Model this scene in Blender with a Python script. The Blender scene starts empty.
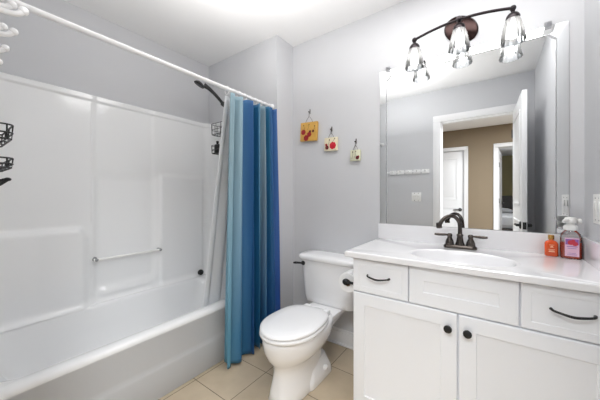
import bpy, bmesh, math, random
from mathutils import Vector, Matrix

random.seed(7)
S = bpy.context.scene
COL = S.collection
PI = math.pi

# ------------------------------------------------------------------ camera
CAM_H = 1.14
YAW = math.radians(35.8)
FPX = 265.0
cam_d = bpy.data.cameras.new('camera')
cam = bpy.data.objects.new('camera', cam_d)
COL.objects.link(cam)
cam.location = (0.0, 0.0, CAM_H)
cam.rotation_euler = (PI / 2, 0.0, YAW)
cam_d.sensor_width = 36.0
cam_d.lens = FPX / 600.0 * 36.0
cam_d.shift_y = -4.0 / 600.0
cam_d.clip_start = 0.01
S.camera = cam

# ------------------------------------------------------------------ world, lights, exposure
w = bpy.data.worlds.new('world')
S.world = w
w.use_nodes = True
w.node_tree.nodes['Background'].inputs[0].default_value = (0.8, 0.85, 0.9, 1)
w.node_tree.nodes['Background'].inputs[1].default_value = 0.3


def area(name, loc, rot, sx, sy, power, color=(1, 1, 1)):
    d = bpy.data.lights.new(name, 'AREA')
    d.shape = 'RECTANGLE'
    d.size, d.size_y = sx, sy
    d.energy = power
    d.color = color
    o = bpy.data.objects.new(name, d)
    o.location = loc
    o.rotation_euler = rot
    COL.objects.link(o)
    return o


P_BOUNCE, P_CEIL, P_HALLC, P_HALLR, BULB = 8.6, 7.5, 56.0, 125.0, 7.0
area('bounce_fill', (-0.92, 0.84, 1.93), (PI, 0, 0), 0.7, 0.55, P_BOUNCE, (1.0, 0.985, 0.97))  # added fill aimed up to bounce off the ceiling, no real fixture
area('ceiling_fill', (-0.14, 1.25, 2.435), (0, 0, 0), 0.9, 0.5, P_CEIL, (1.0, 0.985, 0.97))  # unseen fill added to brighten the bathroom, not a fixture of the room
area('hall_ceiling_fill', (-0.05, -0.52, 2.43), (0, 0, 0), 0.9, 0.7, P_HALLC, (0.94, 0.975, 1.0))  # added fill hidden above the door header, shining in through the doorway
area('hall_side_fill', (1.15, -0.45, 2.43), (0, 0, 0), 1.1, 0.6, P_HALLR, (0.94, 0.975, 1.0))  # second unseen fill, added to brighten the tub apron through the doorway
area('bedroom_fill', (0.7, -4.4, 2.1), (PI, 0, 0), 1.2, 1.2, 30.0)  # added fill thrown up at the bedroom ceiling, no lamp known there

S.view_settings.view_transform = 'Standard'
S.view_settings.look = 'None'
S.view_settings.gamma = 1.0
S.view_settings.exposure = 0.52
S.view_settings.use_curve_mapping = False
S.cycles.caustics_reflective = False
S.cycles.caustics_refractive = False
S.cycles.max_bounces = 14
S.cycles.diffuse_bounces = 8
S.cycles.glossy_bounces = 6
S.cycles.transparent_max_bounces = 16
S.cycles.sample_clamp_indirect = 6.0


# ------------------------------------------------------------------ materials


def lin(c):
    out = []
    for v in c[:3]:
        v = v / 255.0
        out.append(v / 12.92 if v <= 0.04045 else ((v + 0.055) / 1.055) ** 2.4)
    return (out[0], out[1], out[2], 1.0)


def mat(name, rgb, rough=0.5, metal=0.0, spec=0.5, noise=0.0, nscale=8.0, bump=0.0, bscale=200.0, coat=0.0):
    m = bpy.data.materials.new(name)
    m.use_nodes = True
    nt = m.node_tree
    b = nt.nodes['Principled BSDF']
    b.inputs['Base Color'].default_value = lin(rgb)
    b.inputs['Roughness'].default_value = rough
    b.inputs['Metallic'].default_value = metal
    b.inputs['Specular IOR Level'].default_value = spec
    b.inputs['Coat Weight'].default_value = coat
    tc = nt.nodes.new('ShaderNodeTexCoord')
    if noise > 0:
        n = nt.nodes.new('ShaderNodeTexNoise')
        n.inputs['Scale'].default_value = nscale
        n.inputs['Detail'].default_value = 4
        nt.links.new(tc.outputs['Object'], n.inputs['Vector'])
        r = nt.nodes.new('ShaderNodeMixRGB')
        c = lin(rgb)
        r.inputs[1].default_value = tuple(max(0, v * (1 - noise)) for v in c[:3]) + (1,)
        r.inputs[2].default_value = tuple(min(1, v * (1 + noise)) for v in c[:3]) + (1,)
        nt.links.new(n.outputs['Fac'], r.inputs[0])
        nt.links.new(r.outputs[0], b.inputs['Base Color'])
    if bump > 0:
        n2 = nt.nodes.new('ShaderNodeTexNoise')
        n2.inputs['Scale'].default_value = bscale
        n2.inputs['Detail'].default_value = 3
        nt.links.new(tc.outputs['Object'], n2.inputs['Vector'])
        bp = nt.nodes.new('ShaderNodeBump')
        bp.inputs['Strength'].default_value = bump
        bp.inputs['Distance'].default_value = 0.002
        nt.links.new(n2.outputs['Fac'], bp.inputs['Height'])
        nt.links.new(bp.outputs[0], b.inputs['Normal'])
    return m


M = {}
M['wall'] = mat('wall_paint', (205, 206, 209), 0.65, noise=0.015, bump=0.08, bscale=260)
M['ceiling'] = mat('ceiling_paint', (236, 236, 236), 0.8, noise=0.01, bump=0.15, bscale=160)
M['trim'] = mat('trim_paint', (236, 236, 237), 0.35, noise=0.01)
M['hall_trim'] = mat('hall_trim_dimmed', (196, 196, 198), 0.4, noise=0.01)  # white trim darkened in its colour to offset the strong hall fill
M['hall_wall'] = mat('hall_paint', (112, 98, 79), 0.7, noise=0.02, bump=0.06)
M['room_wall'] = mat('bedroom_paint', (150, 142, 104), 0.7, noise=0.02)
M['carpet'] = mat('carpet', (168, 162, 156), 0.95, noise=0.15, nscale=120, bump=0.6, bscale=300)
M['acrylic'] = mat('tub_acrylic', (236, 237, 238), 0.11, noise=0.01, nscale=2)
M['porcelain'] = mat('porcelain', (240, 240, 241), 0.08, noise=0.005, coat=0.3)
M['seat'] = mat('seat_plastic', (236, 236, 237), 0.18, noise=0.005)
M['cabinet'] = mat('cabinet_paint', (238, 240, 244), 0.35, noise=0.01, nscale=5)
M['cabinet_inside'] = mat('cabinet_gap', (120, 120, 124), 0.7, noise=0.02)
M['marble'] = mat('cultured_marble', (234, 234, 236), 0.12, noise=0.012, nscale=3, coat=0.2)
M['bronze'] = mat('dark_bronze', (84, 78, 74), 0.24, metal=0.9, noise=0.15, nscale=30)
M['bronze_dark'] = mat('oil_rubbed_bronze', (50, 45, 47), 0.28, metal=0.8, noise=0.1, nscale=30)
M['bronze_red'] = mat('reddish_bronze', (46, 30, 28), 0.25, metal=0.75, noise=0.2, nscale=14)
M['black'] = mat('matt_black', (14, 14, 15), 0.4, noise=0.05)
M['nickel'] = mat('white_nickel', (190, 190, 190), 0.2, metal=0.9, noise=0.03)
M['white_metal'] = mat('white_enamel', (240, 240, 240), 0.3, noise=0.01)
M['paper'] = mat('tissue_paper', (240, 240, 240), 0.95, noise=0.02, nscale=60, bump=0.3)
M['card'] = mat('cardboard', (150, 120, 90), 0.9, noise=0.05)
M['twine'] = mat('dark_wire', (70, 62, 56), 0.6, noise=0.1, nscale=60)
M['white_plastic'] = mat('white_plastic', (238, 238, 236), 0.35, noise=0.01)
M['gold'] = mat('gold_cap', (196, 150, 84), 0.25, metal=0.8, noise=0.05)
M['cream_print'] = mat('cream_print', (246, 214, 170), 0.5, noise=0.02)
M['pink_label'] = mat('label_pink', (222, 184, 204), 0.45, noise=0.06, nscale=60)
M['label_purple'] = mat('label_purple', (140, 96, 168), 0.5, noise=0.1, nscale=60)
M['label_red'] = mat('label_red', (196, 58, 74), 0.5, noise=0.1, nscale=60)
M['amber'] = mat('amber_resin', (206, 160, 78), 0.3, noise=0.22, nscale=22)
M['cream'] = mat('cream_resin', (226, 216, 188), 0.3, noise=0.1, nscale=24)
M['pale_green'] = mat('pale_green_resin', (214, 214, 188), 0.3, noise=0.12, nscale=24)
M['flower_red'] = mat('pressed_red_petal', (150, 22, 30), 0.6, noise=0.3, nscale=90)
M['flower_bright'] = mat('pressed_scarlet_petal', (204, 28, 50), 0.6, noise=0.25, nscale=90)
M['flower_dark'] = mat('pressed_maroon_petal', (96, 26, 30), 0.6, noise=0.3, nscale=90)
M['stem'] = mat('pressed_stem', (84, 66, 34), 0.7, noise=0.2, nscale=80)
M['linen'] = mat('bed_linen', (206, 208, 212), 0.9, noise=0.06, nscale=12)
M['dark_wood'] = mat('dark_wood', (48, 42, 40), 0.5, noise=0.2, nscale=12)
M['edge'] = mat('ground_glass_edge', (196, 198, 200), 0.25, metal=0.6, noise=0.02)
M['gap'] = mat('dark_gap', (40, 40, 42), 0.8, noise=0.05)


def glassy(name, rgb, body_rgb=None, transp=0.7, body=0.1, rough=0.03, gloss_rgb=(255, 255, 255)):
    """clear glass without caustics: see-through, fresnel gloss and a little milky body"""
    m = bpy.data.materials.new(name)
    m.use_nodes = True
    nt = m.node_tree
    nt.nodes.clear()
    out = nt.nodes.new('ShaderNodeOutputMaterial')
    tr = nt.nodes.new('ShaderNodeBsdfTransparent')
    tr.inputs[0].default_value = lin(rgb)
    tl = nt.nodes.new('ShaderNodeBsdfTranslucent')
    tl.inputs[0].default_value = lin(body_rgb or rgb)
    gl = nt.nodes.new('ShaderNodeBsdfGlossy')
    gl.inputs['Color'].default_value = lin(gloss_rgb)
    gl.inputs['Roughness'].default_value = rough
    fr = nt.nodes.new('ShaderNodeFresnel')
    fr.inputs[0].default_value = 1.45
    m1 = nt.nodes.new('ShaderNodeMixShader')
    m1.inputs[0].default_value = body
    m2 = nt.nodes.new('ShaderNodeMixShader')
    tc = nt.nodes.new('ShaderNodeTexCoord')
    n = nt.nodes.new('ShaderNodeTexNoise')
    n.inputs['Scale'].default_value = 30
    nt.links.new(tc.outputs['Object'], n.inputs['Vector'])
    bp = nt.nodes.new('ShaderNodeBump')
    bp.inputs['Strength'].default_value = 0.05
    nt.links.new(n.outputs['Fac'], bp.inputs['Height'])
    nt.links.new(bp.outputs[0], gl.inputs['Normal'])
    nt.links.new(tr.outputs[0], m1.inputs[1])
    nt.links.new(tl.outputs[0], m1.inputs[2])
    nt.links.new(fr.outputs[0], m2.inputs[0])
    nt.links.new(m1.outputs[0], m2.inputs[1])
    nt.links.new(gl.outputs[0], m2.inputs[2])
    nt.links.new(m2.outputs[0], out.inputs[0])
    return m


M['shade_glass'] = glassy('clear_shade_glass', (246, 248, 250), (255, 255, 255), body=0.30)
M['clip'] = glassy('clear_clip', (245, 246, 248), (240, 240, 242), body=.55)
M['bottle_clear'] = glassy('clear_bottle', (250, 249, 249), (240, 236, 236), body=0.14)
M['chrome_bar'] = glassy('clear_acrylic_bar', (232, 234, 236), (225, 226, 228), body=0.5)


def liquid(name, rgb, rough=0.08):
    m = mat(name, rgb, rough, noise=0.08, nscale=30, coat=0.4)
    b = m.node_tree.nodes['Principled BSDF']
    b.inputs['Transmission Weight'].default_value = 0.1
    return m


M['orange'] = liquid('orange_bottle', (222, 84, 30))
M['red_liquid'] = liquid('red_soap', (226, 86, 58))

m = bpy.data.materials.new('mirror_silver')
m.use_nodes = True
b = m.node_tree.nodes['Principled BSDF']
b.inputs['Base Color'].default_value = (0.86, 0.875, 0.88, 1)
b.inputs['Metallic'].default_value = 1.0
b.inputs['Roughness'].default_value = 0.0
M['mirror'] = m

m = bpy.data.materials.new('lit_bulb')
m.use_nodes = True
nt = m.node_tree
nt.nodes.clear()
o_ = nt.nodes.new('ShaderNodeOutputMaterial')
e_ = nt.nodes.new('ShaderNodeEmission')
e_.inputs[0].default_value = (1.0, 0.97, 0.93, 1)
e_.inputs[1].default_value = BULB
nt.links.new(e_.outputs[0], o_.inputs[0])
M['bulb'] = m

# floor tiles
m = bpy.data.materials.new('floor_tile')
m.use_nodes = True
nt = m.node_tree
b = nt.nodes['Principled BSDF']
b.inputs['Roughness'].default_value = 0.35
tc = nt.nodes.new('ShaderNodeTexCoord')
mp = nt.nodes.new('ShaderNodeMapping')
mp.inputs['Location'].default_value = (1.18, -0.955, 0)
br = nt.nodes.new('ShaderNodeTexBrick')
br.offset = 0.0
br.squash = 1.0
br.inputs['Scale'].default_value = 1.0
br.inputs['Mortar Size'].default_value = 0.0022
br.inputs['Mortar Smooth'].default_value = 0.2
br.inputs['Brick Width'].default_value = 0.305
br.inputs['Row Height'].default_value = 0.305
br.inputs['Color1'].default_value = lin((196, 180, 156))
br.inputs['Color2'].default_value = lin((204, 188, 164))
br.inputs['Mortar'].default_value = lin((92, 82, 70))
nz = nt.nodes.new('ShaderNodeTexNoise')
nz.inputs['Scale'].default_value = 7
nz.inputs['Detail'].default_value = 6
mx = nt.nodes.new('ShaderNodeMixRGB')
mx.blend_type = 'MULTIPLY'
mx.inputs[0].default_value = 0.5
cr = nt.nodes.new('ShaderNodeValToRGB')
cr.color_ramp.elements[0].position = 0.3
cr.color_ramp.elements[0].color = (0.68, 0.66, 0.62, 1)
cr.color_ramp.elements[1].position = 0.7
cr.color_ramp.elements[1].color = (1, 1, 1, 1)
bp = nt.nodes.new('ShaderNodeBump')
bp.inputs['Strength'].default_value = 0.4
bp.inputs['Distance'].default_value = 0.002
bp.invert = True
nt.links.new(tc.outputs['Object'], mp.inputs[0])
nt.links.new(mp.outputs[0], br.inputs['Vector'])
nt.links.new(tc.outputs['Object'], nz.inputs['Vector'])
nt.links.new(nz.outputs['Fac'], cr.inputs[0])
nt.links.new(br.outputs['Color'], mx.inputs[1])
nt.links.new(cr.outputs[0], mx.inputs[2])
nt.links.new(mx.outputs[0], b.inputs['Base Color'])
nt.links.new(br.outputs['Fac'], bp.inputs['Height'])
nt.links.new(bp.outputs[0], b.inputs['Normal'])
M['tile'] = m

# shower curtain: blue ombre running across the width of the cloth, deeper towards the hem
m = bpy.data.materials.new('ombre_curtain')
m.use_nodes = True
nt = m.node_tree
b = nt.nodes['Principled BSDF']
b.inputs['Roughness'].default_value = 0.55
b.inputs['Sheen Weight'].default_value = 0.05
uv = nt.nodes.new('ShaderNodeUVMap')
sx = nt.nodes.new('ShaderNodeSeparateXYZ')
nt.links.new(uv.outputs[0], sx.inputs[0])


def ramp(stops):
    r = nt.nodes.new('ShaderNodeValToRGB')
    el = r.color_ramp.elements
    el[0].position, el[0].color = stops[0][0], lin(stops[0][1])
    el[1].position, el[1].color = stops[-1][0], lin(stops[-1][1])
    for p, c in stops[1:-1]:
        e = el.new(p)
        e.color = lin(c)
    return r


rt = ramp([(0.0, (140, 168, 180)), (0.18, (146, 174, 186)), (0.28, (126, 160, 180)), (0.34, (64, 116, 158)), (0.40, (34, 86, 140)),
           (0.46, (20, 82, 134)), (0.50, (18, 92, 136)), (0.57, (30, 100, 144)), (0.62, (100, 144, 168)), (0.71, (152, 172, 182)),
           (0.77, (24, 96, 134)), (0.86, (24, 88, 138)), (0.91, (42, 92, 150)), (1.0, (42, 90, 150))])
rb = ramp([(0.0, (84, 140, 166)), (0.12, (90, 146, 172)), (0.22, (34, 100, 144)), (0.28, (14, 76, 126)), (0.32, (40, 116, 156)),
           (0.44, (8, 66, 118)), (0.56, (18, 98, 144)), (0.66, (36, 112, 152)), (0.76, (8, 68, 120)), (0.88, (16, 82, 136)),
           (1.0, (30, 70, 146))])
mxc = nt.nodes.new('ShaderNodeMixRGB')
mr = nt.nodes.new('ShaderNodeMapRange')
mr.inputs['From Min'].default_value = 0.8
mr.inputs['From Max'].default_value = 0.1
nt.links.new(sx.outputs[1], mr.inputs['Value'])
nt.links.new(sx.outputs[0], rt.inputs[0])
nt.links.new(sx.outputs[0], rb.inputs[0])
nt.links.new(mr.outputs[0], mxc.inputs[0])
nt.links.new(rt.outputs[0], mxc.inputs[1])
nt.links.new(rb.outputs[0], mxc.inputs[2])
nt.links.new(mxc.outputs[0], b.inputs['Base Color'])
M['curtain'] = m

m = mat('sheer_liner', (238, 240, 242), 0.4, noise=0.01)
nt = m.node_tree
b = nt.nodes['Principled BSDF']
tl = nt.nodes.new('ShaderNodeBsdfTranslucent')
tl.inputs[0].default_value = (0.85, 0.86, 0.87, 1)
ms = nt.nodes.new('ShaderNodeMixShader')
ms.inputs[0].default_value = 0.22
nt.links.new(b.outputs[0], ms.inputs[1])
nt.links.new(tl.outputs[0], ms.inputs[2])
nt.links.new(ms.outputs[0], nt.nodes['Material Output'].inputs[0])
M['liner'] = m

# ------------------------------------------------------------------ mesh helpers (all in world coordinates)


def bm_new():
    return bmesh.new()


def add_box(bm, x0, x1, y0, y1, z0, z1, bev=0.0, seg=2):
    vs = [bm.verts.new((x, y, z)) for x in (x0, x1) for y in (y0, y1) for z in (z0, z1)]
    idx = [(0, 1, 3, 2), (4, 6, 7, 5), (0, 4, 5, 1), (2, 3, 7, 6), (0, 2, 6, 4), (1, 5, 7, 3)]
    fs = [bm.faces.new([vs[i] for i in f]) for f in idx]
    if bev > 0:
        es = set()
        for f in fs:
            es.update(f.edges)
        bmesh.ops.bevel(bm, geom=list(es), offset=bev, segments=seg, profile=0.5, affect='EDGES')
    return vs


def ring_faces(bm, r0, r1, closed=True):
    n = len(r0)
    out = []
    for i in range(n if closed else n - 1):
        j = (i + 1) % n
        try:
            out.append(bm.faces.new((r0[i], r0[j], r1[j], r1[i])))
        except ValueError:
            pass
    return out


def loft(bm, rings, cap0=True, cap1=True, closed=True):
    vr = [[bm.verts.new(p) for p in r] for r in rings]
    for a, c in zip(vr[:-1], vr[1:]):
        ring_faces(bm, a, c, closed)
    if cap0 and closed:
        bm.faces.new(list(reversed(vr[0])))
    if cap1 and closed:
        bm.faces.new(vr[-1])
    return vr


def add_lathe(bm, prof, origin, axis=(0, 0, 1), seg=32, cap0=True, cap1=True, scale=(1, 1)):
    """prof: (radius, height) pairs along the axis"""
    ax = Vector(axis).normalized()
    u = ax.orthogonal().normalized()
    if abs(ax.z) > 0.999:
        u = Vector((1, 0, 0))
    v = ax.cross(u)
    o = Vector(origin)
    rings = []
    for r, h in prof:
        r = max(r, 1e-5)
        rings.append([o + ax * h + u * (r * scale[0] * math.cos(2 * PI * k / seg)) + v * (r * scale[1] * math.sin(2 * PI * k / seg)) for k in range(seg)])
    return loft(bm, rings, cap0, cap1)


def smooth_path(pts, n=6):
    pts = [Vector(p) for p in pts]
    out = []
    for i in range(len(pts) - 1):
        p0 = pts[max(i - 1, 0)]
        p1, p2 = pts[i], pts[i + 1]
        p3 = pts[min(i + 2, len(pts) - 1)]
        for k in range(n):
            t = k / n
            out.append(0.5 * ((2 * p1) + (-p0 + p2) * t + (2 * p0 - 5 * p1 + 4 * p2 - p3) * t * t + (-p0 + 3 * p1 - 3 * p2 + p3) * t ** 3))
    out.append(pts[-1])
    return out


def add_tube(bm, pts, rad, seg=10, closed=False):
    pts = [Vector(p) for p in pts]
    n = len(pts)
    rs = rad if isinstance(rad, (list, tuple)) else [rad] * n
    if len(rs) != n:
        rs = [rs[min(int(i / (n - 1) * (len(rs) - 1)), len(rs) - 2)] * (1 - (i / (n - 1) * (len(rs) - 1)) % 1) + rs[min(int(i / (n - 1) * (len(rs) - 1)) + 1, len(rs) - 1)] * ((i / (n - 1) * (len(rs) - 1)) % 1) if i < n - 1 else rs[-1] for i in range(n)]
    tans = []
    for i in range(n):
        if closed:
            t = pts[(i + 1) % n] - pts[(i - 1) % n]
        else:
            t = pts[min(i + 1, n - 1)] - pts[max(i - 1, 0)]
        tans.append(t.normalized())
    u = tans[0].orthogonal().normalized()
    rings = []
    for i in range(n):
        u = (u - tans[i] * u.dot(tans[i]))
        if u.length < 1e-6:
            u = tans[i].orthogonal()
        u.normalize()
        v = tans[i].cross(u)
        rings.append([pts[i] + (u * math.cos(2 * PI * k / seg) + v * math.sin(2 * PI * k / seg)) * rs[i] for k in range(seg)])
    if closed:
        vr = [[bm.verts.new(p) for p in r] for r in rings]
        for i in range(n):
            ring_faces(bm, vr[i], vr[(i + 1) % n])
    else:
        loft(bm, rings)


def add_sphere(bm, c, r, seg=16, sc=(1, 1, 1)):
    mtx = Matrix.Translation(Vector(c)) @ Matrix.Diagonal((r * sc[0], r * sc[1], r * sc[2], 1))
    bmesh.ops.create_uvsphere(bm, u_segments=seg, v_segments=max(8, seg // 2), radius=1.0, matrix=mtx)


def grid(bm, nu, nv, fn, uvl=None):
    vs = [[bm.verts.new(fn(i / nu, j / nv)) for j in range(nv + 1)] for i in range(nu + 1)]
    for i in range(nu):
        for j in range(nv):
            f = bm.faces.new((vs[i][j], vs[i + 1][j], vs[i + 1][j + 1], vs[i][j + 1]))
            if uvl is not None:
                for lp, (a, c) in zip(f.loops, ((i, j), (i + 1, j), (i + 1, j + 1), (i, j + 1))):
                    lp[uvl].uv = (a / nu, c / nv)
    return vs


def wloc(o):
    v = Vector((0, 0, 0))
    while o is not None:
        v += o.location
        o = o.parent
    return v


def obj(name, bm, material, parent=None, sharp=35.0, smooth=True, recalc=True):
    """link the bmesh (world coordinates) as ONE mesh object"""
    if recalc:
        bmesh.ops.recalc_face_normals(bm, faces=bm.faces[:])
    lim = math.radians(sharp)
    for e in bm.edges:
        if len(e.link_faces) == 2:
            e.smooth = e.calc_face_angle(0.0) < lim
    for f in bm.faces:
        f.smooth = smooth
    me = bpy.data.meshes.new(name)
    if parent is not None:
        bm.transform(Matrix.Translation(-wloc(parent)))
        base = Vector((0, 0, 0))
    else:
        xs = [v.co for v in bm.verts]
        base = Vector(((min(p.x for p in xs) + max(p.x for p in xs)) / 2, (min(p.y for p in xs) + max(p.y for p in xs)) / 2, min(p.z for p in xs)))
    if parent is None and not KEEP_ORIGIN[0]:
        bm.transform(Matrix.Translation(-base))
    bm.to_mesh(me)
    bm.free()
    me.materials.append(material)
    o = bpy.data.objects.new(name, me)
    COL.objects.link(o)
    if parent is not None:
        o.parent = parent
    elif not KEEP_ORIGIN[0]:
        o.location = base
    return o


KEEP_ORIGIN = [False]


def tag(o, label, cat, group=None):
    o['label'] = label
    o['category'] = cat
    if group:
        o['group'] = group
    return o


def thing(name, label, cat, loc=(0, 0, 0), group=None):
    o = bpy.data.objects.new(name, None)
    o.empty_display_size = 0.05
    o.location = loc
    COL.objects.link(o)
    return tag(o, label, cat, group)


def struct(name, bm, material, parent=None, label=None, **k):
    KEEP_ORIGIN[0] = True
    o = obj(name, bm, material, parent, **k)
    KEEP_ORIGIN[0] = False
    if parent is None:
        o['kind'] = 'structure'
    if label:
        o['label'] = label
    return o


def copy_tree(o, parent=None, delta=(0, 0, 0)):
    c = o.copy()
    COL.objects.link(c)
    if parent is not None:
        c.parent = parent
    else:
        c.location = o.location + Vector(delta)
    for ch in list(o.children):
        copy_tree(ch, c)
    return c


def sstep(a, c, x):
    t = max(0.0, min(1.0, (x - a) / (c - a)))
    return t * t * (3 - 2 * t)


# ------------------------------------------------------------------ the setting
D = 1.84            # wall behind the vanity
XR = 0.365          # right wall
YE = 0.034          # entry wall, bathroom face
YEB = -0.08         # entry wall, hall face
XB = -2.30          # wall behind the tub
XS = -1.40          # end of the shower stub wall
YS = 1.624          # shower end wall
ZC = 2.44
OX0, OX1, OZ = -0.498, 0.215, 2.045      # bathroom door opening
YH = -2.39          # hall far wall
YHB = -2.51


def box_struct(name, material, boxes, label=None, bev=0.0):
    bm = bm_new()
    for bx in boxes:
        add_box(bm, *bx, bev=bev)
    return struct(name, bm, material, label=label)


box_struct('floor', M['tile'], [(XB - .1, XR + .1, YEB, D + .1, -.1, 0)], 'beige square ceramic tile bathroom floor with thin dark grout')
box_struct('floor_hall', M['carpet'], [(-2.2, 2.4, -7.2, YEB, -.1, 0)], 'carpeted floor of the hall beyond the doorway')
box_struct('ceiling', M['ceiling'], [(XB - .1, XR + .1, YEB, D + .1, ZC, ZC + .1)], 'plain white bathroom ceiling')
box_struct('ceiling_hall', M['ceiling'], [(-2.2, 2.4, -7.2, YEB, ZC, ZC + .1)], 'white hall ceiling')
box_struct('wall_back', M['wall'], [(XS, XR + .1, D, D + .1, 0, ZC)], 'pale blue grey wall behind the toilet and vanity')
box_struct('wall_shower_end', M['wall'], [(XB - .1, XS, YS, D + .1, 0, ZC)], 'pale grey wall block at the shower end of the tub')
box_struct('wall_left', M['wall'], [(XB - .1, XB, YEB, YS, 0, ZC)], 'pale grey wall above the long side of the tub')
box_struct('wall_right', M['wall'], [(XR, XR + .1, YEB, D, 0, ZC)], 'pale grey wall at the right end of the vanity')
JT = 0.02
box_struct('wall_entry', M['wall'], [(XB, OX0 - JT, YEB, YE, 0, ZC), (OX1 + JT, XR, YEB, YE, 0, ZC), (OX0 - JT, OX1 + JT, YEB, YE, OZ + JT, ZC)], 'pale grey wall with the bathroom doorway')


def casing(name, x0, x1, z, yf, sgn, wd=0.088, th=0.016, material=None):
    """flat door casing on the wall face y=yf, standing out by th towards sgn"""
    bm = bm_new()
    ya, yb = sorted((yf, yf + sgn * th))
    for (a, c, e, g) in ((x0 - wd, x0, 0.0, z), (x1, x1 + wd, 0.0, z), (x0 - wd, x1 + wd, z, z + wd)):
        add_box(bm, a, c, ya, yb, e, g, bev=0.004)
    yc, yd = sorted((yf, yf + sgn * (th + .006)))
    for (a, c, e, g) in ((x0 - wd, x0 - wd + .022, 0.0, z + wd), (x1 + wd - .022, x1 + wd, 0.0, z + wd), (x0 - wd, x1 + wd, z + wd - .022, z + wd)):
        add_box(bm, a, c, yc, yd, e, g, bev=0.004)
    return struct(name, bm, material or M['trim'], label='white painted door casing')


def jamb(name, x0, x1, z, y0, y1, material=None):
    bm = bm_new()
    add_box(bm, x0 - JT, x0, y0, y1, 0, z)
    add_box(bm, x1, x1 + JT, y0, y1, 0, z)
    add_box(bm, x0 - JT, x1 + JT, y0, y1, z, z + JT)
    ym = (y0 + y1) / 2
    add_box(bm, x0, x0 + .01, ym - .02, ym + .015, 0, z)
    add_box(bm, x0, x1, ym - .02, ym + .015, z - .01, z)
    return struct(name, bm, material or M['trim'], label='white door jamb lining the opening')


jamb('trim_1', OX0, OX1, OZ, YEB, YE)
bm = bm_new()
for (a, c, e, g) in ((OX0 - .085, OX0, 0.0, OZ), (OX1, OX1 + .085, 0.0, OZ), (OX0 - .085, OX1 + .085, OZ, OZ + .075)):
    add_box(bm, a, c, YE, YE + .012, e, g, bev=0.003)
struct('trim_2', bm, M['trim'], label='white casing around the bathroom doorway')

# baseboards
bm = bm_new()
add_box(bm, XS, -0.60, D - .014, D, 0, .10, bev=.003)
add_box(bm, XS, -0.60, D - .010, D, .10, .122, bev=.004)
add_box(bm, XS, -0.60, D - .026, D - .014, 0, .02, bev=.006)
struct('baseboard_back', bm, M['trim'], label='white baseboard behind the toilet')
bm = bm_new()
add_box(bm, XS, XS + .012, YS + .002, D - .014, 0, .11, bev=.003)
struct('baseboard_shower_end', bm, M['trim'])
bm = bm_new()
add_box(bm, -1.50, OX0 - .088, YE, YE + .012, 0, .11, bev=.003)
struct('baseboard_entry', bm, M['trim'])
bm = bm_new()
add_box(bm, XR - .012, XR, YE + .02, 1.30, 0, .11, bev=.003)
struct('baseboard_right', bm, M['trim'])

# hall beyond the doorway
HD0, HD1 = -1.16, -0.43     # closed hall door
BD0, BD1 = 0.105, 0.87      # bedroom doorway
HZ = 2.03
box_struct('wall_hall', M['hall_wall'], [(-2.2, HD0 - JT, YHB, YH, 0, ZC), (HD1 + JT, BD0 - JT, YHB, YH, 0, ZC), (BD1 + JT, 2.4, YHB, YH, 0, ZC),
                                         (HD0 - JT, HD1 + JT, YHB, YH, HZ + JT, ZC), (BD0 - JT, BD1 + JT, YHB, YH, HZ + JT, ZC)], 'beige hall wall seen through the doorway')
box_struct('wall_hall_left', M['hall_wall'], [(-2.3, -2.2, -7.2, YEB, 0, ZC)])
box_struct('wall_hall_right', M['hall_wall'], [(2.4, 2.5, -7.2, YEB, 0, ZC)])
box_struct('wall_hall_near', M['hall_wall'], [(-2.2, OX0 - .11, YEB - .01, YEB, 0, ZC), (OX1 + .11, 2.4, YEB - .01, YEB, 0, ZC), (OX0 - .11, OX1 + .11, YEB - .01, YEB, OZ + .11, ZC)])
box_struct('wall_bedroom', M['room_wall'], [(-2.2, 2.4, -7.3, -7.2, 0, ZC)], 'olive bedroom wall beyond the hall')
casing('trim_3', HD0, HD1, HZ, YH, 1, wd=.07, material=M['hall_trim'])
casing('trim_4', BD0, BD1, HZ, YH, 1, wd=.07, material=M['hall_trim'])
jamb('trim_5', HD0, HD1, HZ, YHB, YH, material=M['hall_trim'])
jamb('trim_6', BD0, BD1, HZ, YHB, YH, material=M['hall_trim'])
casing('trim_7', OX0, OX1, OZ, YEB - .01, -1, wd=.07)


def panel_door(name, width, height, label, material=None):
    """door slab in its own frame: hinge at x=0, runs to +x, thickness along y (0 .. -.035); two raised panels on each face"""
    t = .035
    bm = bm_new()
    add_box(bm, 0, width, -t, 0, .008, height, bev=.002)
    material = material or M['trim']
    root = struct(name, bm, material, label=label)
    st = .11
    for z0, z1 in ((.22, .92), (1.06, height - .13)):
        bm = bm_new()
        for yy, sg in ((0, 1), (-t, -1)):
            # moulding ring and raised field
            for (a, c, e, g) in ((st, width - st, z0, z0 + .022), (st, width - st, z1 - .022, z1), (st, st + .022, z0 + .022, z1 - .022), (width - st - .022, width - st, z0 + .022, z1 - .022)):
                ya, yb = sorted((yy - sg * .002, yy + sg * .007))
                add_box(bm, a, c, ya, yb, e, g, bev=.003)
            ya, yb = sorted((yy - sg * .002, yy + sg * .004))
            add_box(bm, st + .06, width - st - .06, ya, yb, z0 + .06, z1 - .06, bev=.003)
        struct('door_panel', bm, material, root)
    return root


def lever(root, x, z, dirx, t=.035):
    for yy, sg in ((0, 1), (-t, -1)):
        bm = bm_new()
        add_lathe(bm, [(.0, 0), (.032, 0), (.033, .006), (.026, .011), (.012, .014), (.011, .028), (.012, .034), (.0, .037)], (x, yy, z), (0, sg, 0), 24)
        pts = smooth_path([(x, yy + sg * .030, z), (x + dirx * .03, yy + sg * .033, z + .004), (x + dirx * .075, yy + sg * .033, z), (x + dirx * .115, yy + sg * .030, z - .006)], 5)
        add_tube(bm, pts, [.010, .009, .008, .009, .007], 10)
        struct('door_handle', bm, M['black'], root, label='black lever handle')


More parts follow.
